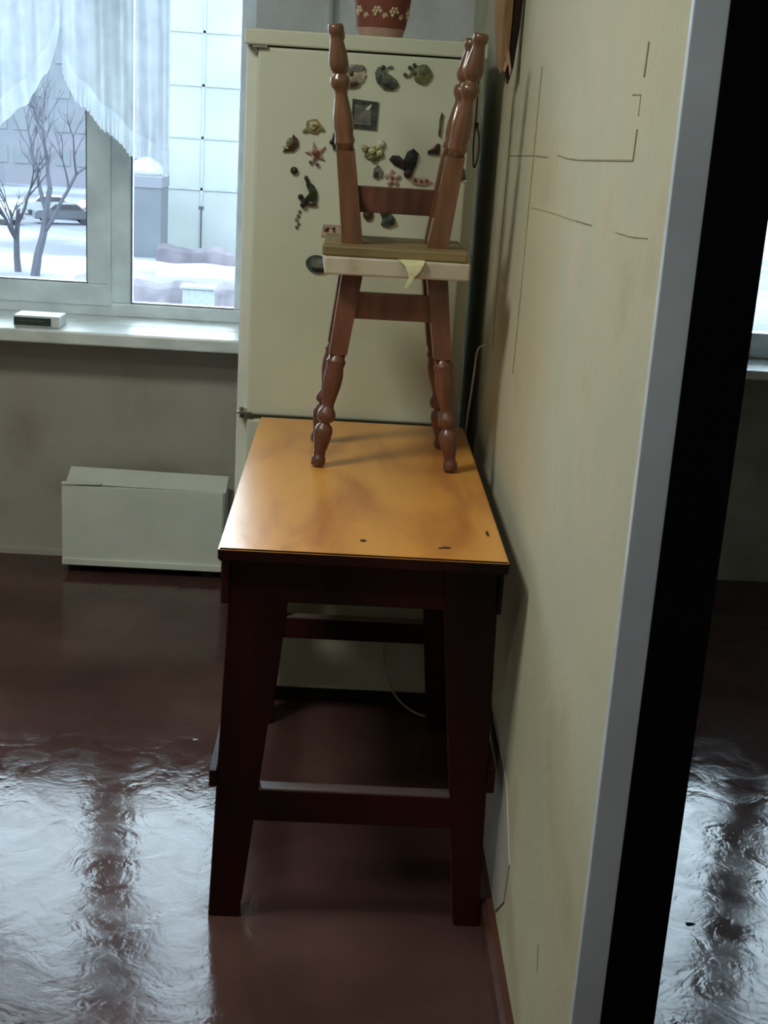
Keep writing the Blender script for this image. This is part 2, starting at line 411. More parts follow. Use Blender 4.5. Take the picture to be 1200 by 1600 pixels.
def sash(x0, x1, z0, z1, t, y0, y1, lab=None):
    bm = bmesh.new()
    box(bm, x0, x1, y0, y1, z0, z0 + t); box(bm, x0, x1, y0, y1, z1 - t, z1)
    box(bm, x0, x0 + t, y0, y1, z0 + t, z1 - t); box(bm, x1 - t, x1, y0, y1, z0 + t, z1 - t)
    s = part('sash', bm, MT['pvc'], win, bevel=.004)
    g = bmesh.new(); w = .004
    box(g, x0 + t, x1 - t, y0 + .006, y0 + .02, z0 + t, z0 + t + w); box(g, x0 + t, x1 - t, y0 + .006, y0 + .02, z1 - t - w, z1 - t)
    box(g, x0 + t, x0 + t + w, y0 + .006, y0 + .02, z0 + t, z1 - t); box(g, x1 - t - w, x1 - t, y0 + .006, y0 + .02, z0 + t, z1 - t)
    part('gasket', g, MT['gasket'], s)
    g = bmesh.new(); box(g, x0 + t, x1 - t, y0 + .02, y0 + .026, z0 + t, z1 - t)
    part('pane', g, MT['glass'], s)
    return s
s1 = sash(-1.40, -0.805, WZ0 + .035, WZ1 - .05, .072, FY0 - .010, FY0 + .06)
s0 = sash(-1.955, -1.405, WZ0 + .035, WZ1 - .05, .072, FY0 - .010, FY0 + .06)
bm = bmesh.new(); g = bmesh.new()
box(g, -0.735, -0.730, FY0 + .006, FY0 + .02, WZ0 + .045, WZ1 - .06); box(g, -0.735, WX1 - .060, FY0 + .006, FY0 + .02, WZ0 + .045, WZ0 + .049)
part('gasket', g, MT['gasket'], win)
box(bm, -0.735, WX1 - .060, FY0 + .02, FY0 + .026, WZ0 + .045, WZ1 - .06); part('pane', bm, MT['glass'], win)
bm = bmesh.new(); box(bm, WX0 - .06, WX1 + .06, 4.11, YW, WZ0 - .042, WZ0); box(bm, WX0, WX1, YW, FY1, WZ0 - .035, WZ0)
bmesh.ops.remove_doubles(bm, verts=bm.verts[:], dist=1e-5)
part('window_sill', bm, MT['sill'], win, bevel=.006)

# window of the neighbouring room
YG2, ZB = YW2 + .13, .775
wi2 = empty('window_2', (WB0, YG2, ZB), 'white window of the neighbouring room, only its lower left corner in view', kind='structure')
bm = bmesh.new()
box(bm, WB0, WB1, YG2, YG2 + .07, ZB, ZB + .045); box(bm, WB0, WB1, YG2, YG2 + .07, WZ1 - .06, WZ1)
box(bm, WB0, WB0 + .03, YG2, YG2 + .07, ZB + .045, WZ1 - .06); box(bm, WB1 - .06, WB1, YG2, YG2 + .07, ZB + .045, WZ1 - .06)
part('window_frame', bm, MT['pvc'], wi2, bevel=.004)
bm = bmesh.new(); box(bm, 1.60, 1.745, YG2 + .001, YG2 + .069, ZB + .046, WZ1 - .061); part('mullion', bm, MT['pvc'], wi2, bevel=.004)
bm = bmesh.new()
x0, x1, z0, z1, t, y0 = WB0 + .02, 1.605, ZB + .035, WZ1 - .05, .055, YG2 - .01
box(bm, x0, x1, y0, y0 + .05, z0, z0 + t); box(bm, x0, x1, y0, y0 + .05, z1 - t, z1); box(bm, x0, x0 + t, y0, y0 + .05, z0 + t, z1 - t); box(bm, x1 - t, x1, y0, y0 + .05, z0 + t, z1 - t)
sb = part('sash', bm, MT['pvc'], wi2, bevel=.004)
g = bmesh.new(); box(g, x0 + t, x1 - t, y0 + .02, y0 + .026, z0 + t, z1 - t); part('pane', g, MT['glass'], sb)
g = bmesh.new(); box(g, 1.745, WB1 - .06, YG2 + .02, YG2 + .026, ZB + .045, WZ1 - .06); part('pane', g, MT['glass'], wi2)
bm = bmesh.new(); box(bm, WB0 - .05, WB1 + .05, YW2 - .12, YW2, ZB - .032, ZB); box(bm, WB0, WB1, YW2, YG2 + .07, ZB - .03, ZB)
part('window_sill', bm, MT['sill'], wi2, bevel=.004)

# small box on the sill
pk = empty('small_box', (-1.0, 4.19, WZ0 + .001), 'small flat white box with a dark slotted front lying on the window sill', 'box')
bm = bmesh.new(); box(bm, -1.05, -0.905, 4.15, 4.25, WZ0 + .001, WZ0 + .036)
part('body', bm, MT['pack_white'], pk, bevel=.003)
bm = bmesh.new(); box(bm, -1.047, -0.932, 4.1470, 4.1500, WZ0 + .006, WZ0 + .030)
part('front', bm, MT['pack_dark'], pk)
bm = bmesh.new()
box(bm, -1.035, -0.945, 4.1455, 4.1472, WZ0 + .019, WZ0 + .0215)
part('ridge', bm, MT['m_slate'], pk)

# ------------------------------------------------------------------ curtains
def curtain(name, x0, x1, hem, label, ph, gather):
    root = empty(name, ((x0 + x1) / 2, 4.14, 2.3), label, 'curtain', 'sheer curtain panels at the window')
    NX, NZ = 150, 40
    def hz(x):
        for (xa, za), (xb, zb) in zip(hem, hem[1:]):
            if xa <= x <= xb:
                t = (x - xa) / (xb - xa); t = t * t * (3 - 2 * t) * .4 + t * .6
                return za + (zb - za) * t
        return hem[-1][1] if x > hem[-1][0] else hem[0][1]
    def yy(x, z):
        amp = .012 + .010 * (2.3 - z)
        return 4.07 + amp * math.sin(x * gather + ph + .8 * math.sin(z * 3)) + .004 * math.sin(x * 171 + z * 5)
    bm = bmesh.new(); grid = []
    for i in range(NX + 1):
        x = x0 + (x1 - x0) * i / NX; z0 = hz(x) + .03; col = []
        for j in range(NZ + 1):
            z = 2.30 + (z0 - 2.30) * j / NZ
            col.append(bm.verts.new((x, yy(x, z), z)))
        grid.append(col)
    for i in range(NX):
        for j in range(NZ): bm.faces.new((grid[i][j], grid[i][j + 1], grid[i + 1][j + 1], grid[i + 1][j]))
    part('voile', bm, MT['sheer'], root, smooth=True)
    bm = bmesh.new(); g2 = []
    for i in range(NX + 1):
        x = x0 + (x1 - x0) * i / NX; z0 = hz(x)
        g2.append([bm.verts.new((x, yy(x, z0 + .06) - .002, z0 + .075)), bm.verts.new((x, yy(x, z0 + .04) - .006, z0 + .035)),
                   bm.verts.new((x, yy(x, z0) + .006 * math.sin(i * 1.3), z0 + .003 * math.sin(i * 1.1)))])
    for i in range(NX):
        for j in range(2): bm.faces.new((g2[i][j], g2[i][j + 1], g2[i + 1][j + 1], g2[i + 1][j]))
    part('ruffled_hem', bm, MT['sheer_hem'], root, smooth=True)
curtain('sheer_curtain', -2.02, -0.875, [(-2.02, .95), (-1.35, 1.16), (-1.06, 1.405), (-.98, 1.475), (-.915, 1.56), (-.885, 1.66), (-.875, 1.8)],
        'left half of the white sheer curtain, its hem falling away to the left', 0.4, 62)
curtain('sheer_curtain', -0.874, -0.555, [(-.875, 1.565), (-.82, 1.48), (-.745, 1.41), (-.66, 1.34), (-.58, 1.297), (-.555, 1.292)],
        'narrow right half of the white sheer curtain, its hem falling towards the refrigerator', 1.4, 70)
bm = bmesh.new(); tube(bm, [(-2.15, 4.07, 2.315), (-.35, 4.07, 2.315)], .010, 12)
for x in (-2.0, -.42): box(bm, x - .008, x + .008, 4.07, YW, 2.307, 2.323)
tag(link_mesh('curtain_rod', bm, MT['pipe'], smooth=False), 'white curtain rod over the window', 'rod')

# ------------------------------------------------------------------ radiator cover under the window
ht = empty('convector_heater', (-.635, 4.18, 0), 'low white enamelled convector heater on the floor under the window', 'heater')
bm = bmesh.new(); box(bm, -.895, -.372, 4.105, 4.112, .030, .300); box(bm, -.895, -.372, 4.098, 4.104, .030, .052)
part('front_panel', bm, MT['heater'], ht, bevel=.002)
bm = bmesh.new()
hexa(bm, [(-.885, 4.125, .298), (-.365, 4.125, .290), (-.365, 4.215, .322), (-.885, 4.215, .329)],
     [(-.885, 4.122, .304), (-.365, 4.122, .297), (-.365, 4.212, .329), (-.885, 4.212, .336)])
part('top_panel', bm, MT['heater'], ht, bevel=.001)
bm = bmesh.new(); hexa(bm, [(-.895, 4.1, .303), (-.77, 4.1, .308), (-.77, 4.12, .312), (-.895, 4.12, .305)],
                       [(-.895, 4.1, .307), (-.77, 4.1, .311), (-.77, 4.12, .315), (-.895, 4.12, .309)])
part('lifted_flange', bm, MT['heater'], ht)
bm = bmesh.new(); box(bm, -.893, -.886, 4.112, 4.262, .030, .29); part('end_panel', bm, MT['heater'], ht)
bm = bmesh.new(); box(bm, -.376, -.369, 4.112, 4.262, .030, .285); part('end_panel', bm, MT['heater'], ht)
bm = bmesh.new(); box(bm, -.88, -.38, 4.125, 4.25, .029, .10)
for x in (-.86, -.42): box(bm, x - .02, x + .02, 4.13, 4.24, 0, .03)
part('element', bm, MT['fridge_dark'], ht)

# white riser pipe on the far wall, seen above the refrigerator
bm = bmesh.new(); tube(bm, [(-.105, 4.235, 0.0), (-.105, 4.235, ZC)], .015, 14)
for z in (0.6, 2.1): box(bm, -.112, -.098, 4.235, YW, z, z + .02)
tag(link_mesh('heating_pipe', bm, MT['pipe']), 'white vertical heating pipe on the far wall behind the refrigerator', 'pipe')

# ------------------------------------------------------------------ refrigerator
fr = empty('refrigerator', (0.013, 3.45, 0), 'tall cream refrigerator with magnets on its door behind the table', 'refrigerator')
bm = bmesh.new(); box(bm, -.263, .289, 3.205, 3.75, .045, 1.640)
part('cabinet', bm, MT['fridge_body'], fr, bevel=.004)
bm = bmesh.new(); box(bm, -.235, .262, 3.170, 3.203, .779, 1.638); part('upper_door', bm, MT['fridge'], fr, bevel=.006, seg=3)
bm = bmesh.new(); box(bm, -.235, .262, 3.170, 3.203, .052, .768); part('lower_door', bm, MT['fridge'], fr, bevel=.006, seg=3)
bm = bmesh.new(); box(bm, -.266, .290, 3.165, 3.755, 1.6415, 1.676); part('top_panel', bm, MT['fridge'], fr, bevel=.004)
bm = bmesh.new(); box(bm, -.25, .276, 3.23, 3.74, 0, .045); part('plinth', bm, MT['fridge_dark'], fr)
def hinge(z, x):
    bm = bmesh.new(); box(bm, x - .022, x + .012, 3.160, 3.205, z, z + .005)
    tube(bm, [(x - .012, 3.175, z - .012), (x - .012, 3.175, z + .014)], .005, 10)
    part('hinge', bm, MT['steel'], fr)
hinge(.782, -.236); hinge(1.6355, -.225)

# ------------------------------------------------------------------ table
tb = empty('table', (.05, 2.64, 0), 'narrow wooden table with varnished orange top and dark red tapered legs', 'table')
TH = .78
bm = bmesh.new(); box(bm, -.200, .3015, 2.130, 3.150, TH - .024, TH)
bmesh.ops.bevel(bm, geom=bm.edges[:], offset=.003, segments=2, affect='EDGES')
tt = part('tabletop', bm, MT['tabletop'], tb)
tt.data.materials.append(MT['table_leg'])
for p in tt.data.polygons:
    if abs(p.normal.z) < .5: p.material_index = 1
for (x, y, rx, ry) in ((.049, 2.211, .006, .008), (.196, 2.195, .009, .006), (.278, 2.29, .003, .018), (.185, 2.19, .004, .004)):
    bm = bmesh.new()
    v = [bm.verts.new((x + rx * math.cos(2 * PI * k / 12), y + ry * math.sin(2 * PI * k / 12), TH + .0004)) for k in range(12)]
    w = [bm.verts.new((x + rx * math.cos(2 * PI * k / 12), y + ry * math.sin(2 * PI * k / 12), TH - .002)) for k in range(12)]
    bm.faces.new(v); bm.faces.new(w[::-1])
    for k in range(12): bm.faces.new((v[k], w[k], w[(k + 1) % 12], v[(k + 1) % 12]))
    part('knot', bm, MT['m_brown'], tb)
def tleg(xt0, xt1, xb0, xb1, yt, yb, t=.034):
    bm = bmesh.new()
    hexa(bm, [(xb0, yb, 0), (xb1, yb, 0), (xb1, yb + t, 0), (xb0, yb + t, 0)],
         [(xt0, yt, TH - .0245), (xt1, yt, TH - .0245), (xt1, yt + t, TH - .0245), (xt0, yt + t, TH - .0245)])
    part('leg', bm, MT['table_leg'], tb, bevel=.003)
YF0, YR0 = 2.190, 3.075
tleg(-.182, -.072, -.209, -.149, YF0, 2.212); tleg(.192, .293, .268, .318, YF0, 2.212)
tleg(-.182, -.072, -.195, -.140, YR0, 3.055); tleg(.192, .293, .258, .312, YR0, 3.055)
bm = bmesh.new(); box(bm, -.085, .205, YF0 + .004, YF0 + .03, .662, TH - .025); part('apron', bm, MT['table_leg'], tb, bevel=.002)
bm = bmesh.new(); box(bm, -.085, .205, YR0 + .004, YR0 + .03, .662, TH - .025); part('apron', bm, MT['table_leg'], tb, bevel=.002)
bm = bmesh.new(); box(bm, -.198, -.1835, YF0 - .006, YR0 + .03, .658, TH - .025); part('side_apron', bm, MT['table_leg'], tb, bevel=.002)
bm = bmesh.new(); box(bm, .2945, .312 - .01, YF0 - .006, YR0 + .03, .662, TH - .025); part('side_apron', bm, MT['table_leg'], tb, bevel=.002)
def stretcher(x0, x1, y, z0, z1, nm='stretcher'):
    bm = bmesh.new(); box(bm, x0, x1, y, y + .030, z0, z1 - .003)
    s = part(nm, bm, MT['table_leg'], tb, bevel=.002)
    bm = bmesh.new(); box(bm, x0 + .004, x1 - .004, y + .001, y + .029, z1 - .003, z1)
    o = part('lit_top', bm, MT['table_light'], s); return s
stretcher(-.135, .252, 2.205, .216, .284); stretcher(-.130, .245, 3.065, .235, .292)
bm = bmesh.new(); box(bm, -.212, -.198, 2.195, 3.11, .288, .322); part('side_stretcher', bm, MT['table_leg'], tb, bevel=.002)
bm = bmesh.new(); box(bm, .307, .321, 2.195, 3.11, .300, .352); part('side_stretcher', bm, MT['table_leg'], tb, bevel=.002)

# ------------------------------------------------------------------ stools
SH = .446
def stool(name, label, seat_mats, loc, rotz, flip=False, th=.036):
    """local frame: feet at z=0, seat on top at z=SH"""
    root = empty(name, (0, 0, 0), label, 'stool', 'two wooden stools stacked seat to seat on the table')
    hx, hy, tx, ty = .143, .106, .088, .062     # foot and top half-spreads
    ZS = SH - th
    def L(o):
        return o
    bm = bmesh.new(); box(bm, -.148, .148, -.135, .135, ZS, SH)
    seat = link_mesh('seat', bm, seat_mats[0], root, bevel=.004)
    prof = [(0, .0135), (.02, .0155), (.065, .0155), (.08, .0125), (.12, .0130), (.22, .0180), (.30, .0200), (.345, .0165), (.365, .0105),
            (.375, .0105), (.40, .0185), (.435, .0200), (.47, .0185), (.50, .0135), (.53, .0120), (.60, .0150), (.70, .0195), (.79, .0205), (.86, .0180),
            (.90, .0205), (.915, .0205), (.93, .017), (1.0, .018)]
    for sx in (-1, 1):
        for sy in (-1, 1):
            bm = bmesh.new()
            f = Vector((sx * hx, sy * hy, .004)); t = Vector((sx * tx, sy * ty, ZS))
            k = .245 / ZS; mid = f.lerp(t, k)
            lathe(bm, prof, f, mid, 18)
            for fc in bm.faces: fc.smooth = True
            a, b = .0185, .0215
            hexa(bm, [mid + Vector(q) for q in ((-a, -a, -.006), (a, -a, -.006), (a, a, -.006), (-a, a, -.006))],
                 [t + Vector(q) for q in ((-b, -b, 0), (b, -b, 0), (b, b, 0), (-b, b, 0))])
            link_mesh('leg', bm, seat_mats[1], root, bevel=0)
    def at(z): 
        k = z / ZS; return hx + (tx - hx) * k, hy + (ty - hy) * k
    x, y = at(.342)
    bm = bmesh.new(); box(bm, -x + .012, x - .012, -y - .010, -y + .010, .315, .370)
    link_mesh('stretcher', bm, seat_mats[2], root, bevel=.002)
    for sx in (-1, 1):
        bm = bmesh.new(); box(bm, sx * x - .009, sx * x + .009, -y + .015, y - .015, .320, .366)
        link_mesh('stretcher', bm, seat_mats[2], root, bevel=.002)
    root.location = loc
    root.rotation_euler = (0, 0, rotz)
    if flip: root.rotation_euler = (PI, 0, rotz)
    return root
lower = stool('stool', 'brown turned-leg wooden stool standing upright on the table', (MT['seat_pale'], MT['stool_dark'], MT['stool_dark']),
              (.0915, 2.816, TH), math.radians(2.2))
upper = stool('stool', 'brown turned-leg wooden stool upside down on the other one, its legs in the air', (MT['seat_olive'], MT['stool'], MT['stool_dark']),
              (.0905, 2.822, TH + 2 * SH + .0006), 0.0, True, th=.021)

# cloth strip hanging from between the seats
bm = bmesh.new()
rows = [((.098, 2.697, 1.2265), (.152, 2.699, 1.2270)), ((.100, 2.686, 1.2262), (.153, 2.686, 1.2266)), ((.112, 2.682, 1.216), (.150, 2.683, 1.218)),
        ((.119, 2.681, 1.203), (.143, 2.681, 1.204)), ((.122, 2.681, 1.192), (.133, 2.681, 1.194)), ((.117, 2.680, 1.180), (.127, 2.680, 1.182)), ((.114, 2.680, 1.171), (.119, 2.680, 1.171))]
fr_, bk_ = [], []
for a, b in rows:
    fr_.append([bm.verts.new(a), bm.verts.new(b)]); bk_.append([bm.verts.new((a[0], a[1] + .0012, a[2] - .0004)), bm.verts.new((b[0], b[1] + .0012, b[2] - .0004))])
for i in range(len(rows) - 1):
    bm.faces.new((fr_[i][0], fr_[i + 1][0], fr_[i + 1][1], fr_[i][1])); bm.faces.new((bk_[i][0], bk_[i][1], bk_[i + 1][1], bk_[i + 1][0]))
    bm.faces.new((fr_[i][0], bk_[i][0], bk_[i + 1][0], fr_[i + 1][0])); bm.faces.new((fr_[i][1], fr_[i + 1][1], bk_[i + 1][1], bk_[i][1]))
bm.faces.new((fr_[0][0], fr_[0][1], bk_[0][1], bk_[0][0])); bm.faces.new((fr_[-1][1], fr_[-1][0], bk_[-1][0], bk_[-1][1]))
bmesh.ops.translate(bm, vec=(-.002, -.0105, .001), verts=bm.verts[:])
tag(link_mesh('cloth_strip', bm, MT['ribbon']), 'pale yellow torn cloth strip hanging from between the two stool seats', 'cloth')

# ------------------------------------------------------------------ flower pot on the refrigerator
pot = empty('flower_pot', (.045, 3.40, 1.6762), 'round terracotta pot with cream flower pattern standing on the refrigerator', 'pot')
def ring_lathe(prof, m, nm, parent, c=(.045, 3.40), n=40):
    bm = bmesh.new(); rings = []
    for r, z in prof: rings.append([bm.verts.new((c[0] + r * math.cos(2 * PI * k / n), c[1] + r * math.sin(2 * PI * k / n), z)) for k in range(n)])
    for a, b in zip(rings, rings[1:]):
        for k in range(n): bm.faces.new((a[k], a[(k + 1) % n], b[(k + 1) % n], b[k]))
    bm.faces.new(rings[0][::-1]); bm.faces.new(rings[-1])
    return part(nm, bm, m, parent, smooth=False)
z0 = 1.6762
ring_lathe([(.050, z0), (.054, z0 + .012), (.058, z0 + .030), (.058, z0 + .0302)], MT['pot_band'], 'foot_band', pot)
ring_lathe([(.0595, z0 + .0304), (.063, z0 + .05), (.069, z0 + .09), (.072, z0 + .13), (.076, z0 + .135), (.076, z0 + .15), (.066, z0 + .15), (.066, z0 + .145)], MT['pot'], 'pot_wall', pot)
def pflower(a, z, s):
    bm = bmesh.new(); r = .0600 + (z - z0 - .03) * .11 + .0012
    for k in range(6):
        b = 2 * PI * k / 6; off = 0 if k == 5 else s
        aa = a + math.cos(b) * off / r; zz = z + math.sin(b) * off
        ctr = Vector((.045 + r * math.cos(aa), 3.40 + r * math.sin(aa), zz))
        res = bmesh.ops.create_uvsphere(bm, u_segments=6, v_segments=4, radius=s * .55, matrix=Matrix.Translation(ctr))
    part('painted_flower', bm, MT['pot_paint'], pot, smooth=True)
for a in (-2.55, -1.75, -1.1, -.3): pflower(a, z0 + .066, .0085)
for a in (-2.2, -1.45, -.75): pflower(a, z0 + .056, .005)

# ------------------------------------------------------------------ wooden hanging on the right wall
wh = empty('wall_hanging', (.32, 2.95, 1.6), 'brown wooden hanging with pointed lower ends high on the right wall', 'wall decoration')
def blade(outline, y0, y1, m, nm):
    bm = bmesh.new(); plate(bm, outline, y0, y1, dome=.006); part(nm, bm, m, wh)
blade([(.276, 1.95), (.272, 1.80), (.277, 1.72), (.286, 1.66), (.293, 1.615), (.300, 1.605), (.306, 1.64), (.312, 1.62), (.313, 1.70), (.312, 1.95)], 2.93, 2.96, MT['tan_wood'], 'tan_blade')
blade([(.306, 1.95), (.305, 1.76), (.308, 1.66), (.314, 1.60), (.319, 1.585), (.327, 1.62), (.334, 1.70), (.337, 1.80), (.338, 1.95)], 2.955, 2.99, MT['maroon'], 'dark_blade')
bm = bmesh.new(); plate(bm, [(.311, 1.655), (.302, 1.612), (.306, 1.607), (.312, 1.625), (.317, 1.600), (.320, 1.612)], 2.925, 2.93)
part('pale_tassel', bm, MT['pot_band'], wh)
bm = bmesh.new(); box(bm, .300, .3412, 2.96, 2.98, 1.90, 1.91); part('peg', bm, MT['steel'], wh)

# ------------------------------------------------------------------ cords
bm = bmesh.new(); tube(bm, smooth_path([(.277, 3.166, 1.64), (.2765, 3.166, 1.588), (.2775, 3.166, 1.504), (.276, 3.166, 1.45), (.281, 3.166, 1.40), (.288, 3.166, 1.42), (.289, 3.166, 1.46), (.283, 3.166, 1.49), (.279, 3.164, 1.50)], 5), .0017, 6)
box(bm, .275, .284, 3.160, 3.1695, 1.488, 1.502)
bmesh.ops.translate(bm, vec=(0, .038, 0), verts=bm.verts[:])
tag(link_mesh('black_cord', bm, MT['cord_black']), 'thin black cord looping down the right edge of the refrigerator', 'cord')
bm = bmesh.new(); tube(bm, smooth_path([(.341, 3.08, .998), (.330, 3.085, .998), (.314, 3.09, .985), (.311, 3.1, .93), (.309, 3.11, .88), (.306, 3.13, .80), (.307, 3.163, .70), (.311, 3.165, .5)], 5), .0024, 8)
tag(link_mesh('white_cord', bm, MT['cord_white']), 'white cord hanging from the wall beside the refrigerator above the table', 'cord')
bm = bmesh.new(); tube(bm, smooth_path([(.137, 3.160, .40), (.137, 3.160, .24), (.142, 3.155, .14), (.165, 3.15, .075), (.20, 3.145, .030), (.25, 3.14, .004), (.31, 3.13, .004)], 6), .0032, 8)
tag(link_mesh('power_cord', bm, MT['cord_white']), 'pale power cord dangling in front of the refrigerator under the table', 'cord')

# ------------------------------------------------------------------ fridge magnets
FY = 3.170
def magnet(name, label, x, z, pieces):
    root = empty(name, (x, FY, z), label, 'magnet', 'magnets on the refrigerator door')
    for nm, m, outline, th, dome in pieces:
        bm = bmesh.new(); plate(bm, [(x + a, z + b) for a, b in outline], FY - th, FY - (0 if nm == 'base' else .001), dome=dome)
        part(nm, bm, MT[m], root)
    return root
E_ = ellipse
def dots(m, pts, r, th=.009, nm='bead'):
    return [(nm, m, E_(a, b, r, r, 8), th, .001) for a, b in pts]
def petals(m, n, R, r, th=.006, ph=0, nm='petal'):
    return [(nm, m, E_(R * math.cos(ph + 2 * PI * k / n), R * math.sin(ph + 2 * PI * k / n), r, r * .7, 10, ph + 2 * PI * k / n), th, .002) for k in range(n)]
magnet('shell_magnet', 'beige scalloped shell magnet at the top, half behind the left stool leg', -.012, 1.590,
       [('base', 'm_beige', E_(0, 0, .025, .023, 22, 0, .06, 9), .005, .004), ('rim', 'm_slate', E_(.003, .012, .020, .008, 14, .3), .008, .001),
        ('eye', 'm_brown', E_(-.008, .002, .005, .006, 10), .010, .002), ('lower_edge', 'm_brown', E_(-.004, -.022, .016, .006, 12, .2), .008, .001)])
magnet('swan_magnet', 'grey-green swan magnet in the middle of the top row', .060, 1.587,
       [('base', 'm_green', [(-.026, .010), (-.020, .022), (-.010, .026), (-.006, .012), (.008, .008), (.024, -.002), (.030, -.014), (.018, -.026), (-.004, -.026), (-.020, -.012)], .006, .004),
        ('wing', 'm_dgrey', E_(.006, -.012, .018, .009, 12, -.3), .010, .002), ('feather', 'm_teal', E_(-.016, .000, .008, .010, 10), .009, .002),
        ('tail', 'm_slate', E_(.008, .024, .007, .003, 8, .2), .006, .001), ('head', 'm_dgrey', E_(-.008, .022, .006, .006, 8), .010, .002)])
magnet('berry_magnet', 'olive round magnet with dark berries, rightmost of the top row', .133, 1.603,
       [('base', 'm_olive', E_(.010, -.003, .021, .022, 16, 0, .05, 5), .006, .004), ('leaf', 'm_green', E_(.012, .006, .013, .011, 12, .6), .010, .002),
        ('stalk', 'm_olive', [(-.026, -.012), (-.018, -.010), (-.004, .014), (-.008, .018), (-.018, -.002)], .005, 0)]
       + dots('m_dgrey', [(-.010, .016), (-.030, -.006), (-.020, .010), (-.008, -.002)], .0045))
magnet('picture_magnet', 'dark grey square picture magnet with a white fleck, beside the left stool leg', .014, 1.503,
       [('base', 'm_dgrey', [(-.028, -.030), (.030, -.032), (.032, .030), (-.028, .034)], .005, 0),
        ('picture', 'm_slate', [(-.022, -.022), (.018, -.024), (.016, .020), (-.022, .022)], .007, 0),
        ('white_fleck', 'm_white', [(.002, .012), (.014, .024), (.018, .022), (.010, .010)], .009, 0)])  # small white fleck on the picture
magnet('rose_magnet', 'olive-yellow rose shaped magnet at upper left', -.101, 1.471,
       [('base', 'm_rose', E_(0, 0, .018, .016, 16, 0, .07, 5), .006, .003), ('bloom', 'm_cream', E_(.000, .002, .010, .009, 12, .5, .1, 3), .011, .003),
        ('heart', 'm_rose', E_(.001, .003, .005, .004, 8), .014, .002), ('leaf', 'm_olive', E_(-.016, -.010, .010, .005, 8, .5), .005, .001),
        ('leaf', 'm_olive', E_(.018, -.004, .009, .005, 8, -.6), .005, .001)])
magnet('leaf_magnet', 'dark brown leaf cluster magnet, leftmost on the door', -.150, 1.428,
       [('base', 'm_brown', [(-.020, -.018), (.004, -.016), (.016, -.002), (.014, .012), (.003, .022), (-.003, .006), (-.012, -.004)], .006, .003),
        ('leaf', 'm_olive', E_(-.005, .004, .007, .011, 10, -.4), .010, .002), ('leaf', 'm_cream', E_(-.014, -.008, .008, .003, 8, -.3), .009, .001)])
magnet('starfish_magnet', 'pink starfish magnet at left', -.093, 1.412,
       [('base', 'm_pink', [(r * math.cos(PI / 2 + PI * k / 5 + .3), r * math.sin(PI / 2 + PI * k / 5 + .3)) for k, r in enumerate([.026, .011] * 5)], .006, .005),
        ('centre', 'm_red', E_(0, 0, .009, .008, 10), .012, .002), ('spot', 'm_brown', E_(-.012, -.022, .003, .004, 8), .008, .001), ('spot', 'm_brown', E_(.004, -.026, .004, .004, 8), .008, .001)])
magnet('bird_magnet', 'small pointed dark bird magnet just left of the left stool leg', -.054, 1.440,
       [('base', 'm_brown', [(-.009, -.004), (-.003, .006), (0, .020), (.004, .004), (.007, -.016), (.001, -.020), (-.002, -.008)], .006, .002),
        ('wing', 'm_black', E_(-.003, -.001, .005, .006, 8), .010, .002)])
magnet('button_magnet', 'small plain black round magnet on the left', -.142, 1.369,
       [('base', 'm_black', E_(0, 0, .0085, .0085, 16), .007, .001), ('rim', 'm_dgreen', E_(0, 0, .005, .005, 12), .009, .001)])
magnet('vine_magnet', 'dark green crescent vine magnet with berries at left', -.104, 1.322,
       [('base', 'm_dgreen', [(-.010, .032), (-.003, .024), (.010, .016), (.018, .002), (.018, -.016), (.008, -.030), (-.010, -.030), (-.016, -.022), (-.004, -.014), (.000, .000), (-.008, .014)], .007, .003),
        ('leaf', 'm_dgreen', E_(-.008, .030, .005, .008, 8, .4), .008, .001), ('lower_leaf', 'm_brown', E_(.008, -.026, .011, .005, 8), .008, .002)]
       + dots('m_black', [(-.020, -.012), (-.010, -.022), (-.014, -.030)], .0065, .011, 'berry'))
magnet('chain_magnet', 'faint small hanging chain magnet below the green vine', -.129, 1.254,
       dots('m_slate', [(.004, .022), (.001, .012), (-.003, .003), (.002, -.006), (-.002, -.014)], .004, .004, 'link'))
magnet('bouquet_magnet', 'cream and yellow bouquet magnet in the middle of the door', .037, 1.424,
       [('base', 'm_olive', E_(.004, -.006, .022, .016, 14, 0, .12, 5), .005, .002)]
       + [('blossom', c, E_(a, b, .0085, .007, 10, a * 60, .12, 4), .010, .003) for c, a, b in
          (('m_cream', -.018, .006), ('m_cream', .016, .012), ('m_white', .020, .018), ('m_cream', .000, .000), ('m_cream', .018, -.004), ('m_olive', .002, -.016))])
magnet('house_magnet', 'small grey house magnet under the bouquet', .052, 1.378,
       [('base', 'm_slate', [(-.010, -.012), (.012, -.012), (.012, .004), (.002, .016), (-.008, .006)], .006, 0), ('door', 'm_brown', [(-.006, -.014), (.002, -.014), (.002, .000), (-.006, .000)], .008, 0)])
magnet('butterfly_magnet', 'large black butterfly magnet right of the door centre', .112, 1.401,
       [('base', 'm_black', [(.000, -.014), (.010, -.026), (.022, -.024), (.030, -.004), (.034, .024), (.022, .034), (.008, .026), (.000, .006), (-.010, .016), (-.026, .016), (-.034, .006), (-.022, -.006), (-.010, -.010)], .005, .003),
        ('body', 'm_maroon', E_(-.002, -.002, .004, .016, 8, .3), .009, .002), ('wing', 'm_black', E_(.020, .012, .012, .016, 12, -.3), .008, .002),
        ('lower_wing', 'm_maroon', E_(.012, -.024, .010, .010, 10), .008, .002)])
magnet('orchid_magnet', 'light pink orchid magnet under the black butterfly', .088, 1.366,
       [('base', 'm_pink', E_(0, 0, .010, .014, 10), .004, .001)] + petals('m_pink', 5, .011, .008, .007, .4) + [('heart', 'm_red', E_(0, 0, .004, .004, 8), .011, .001)])
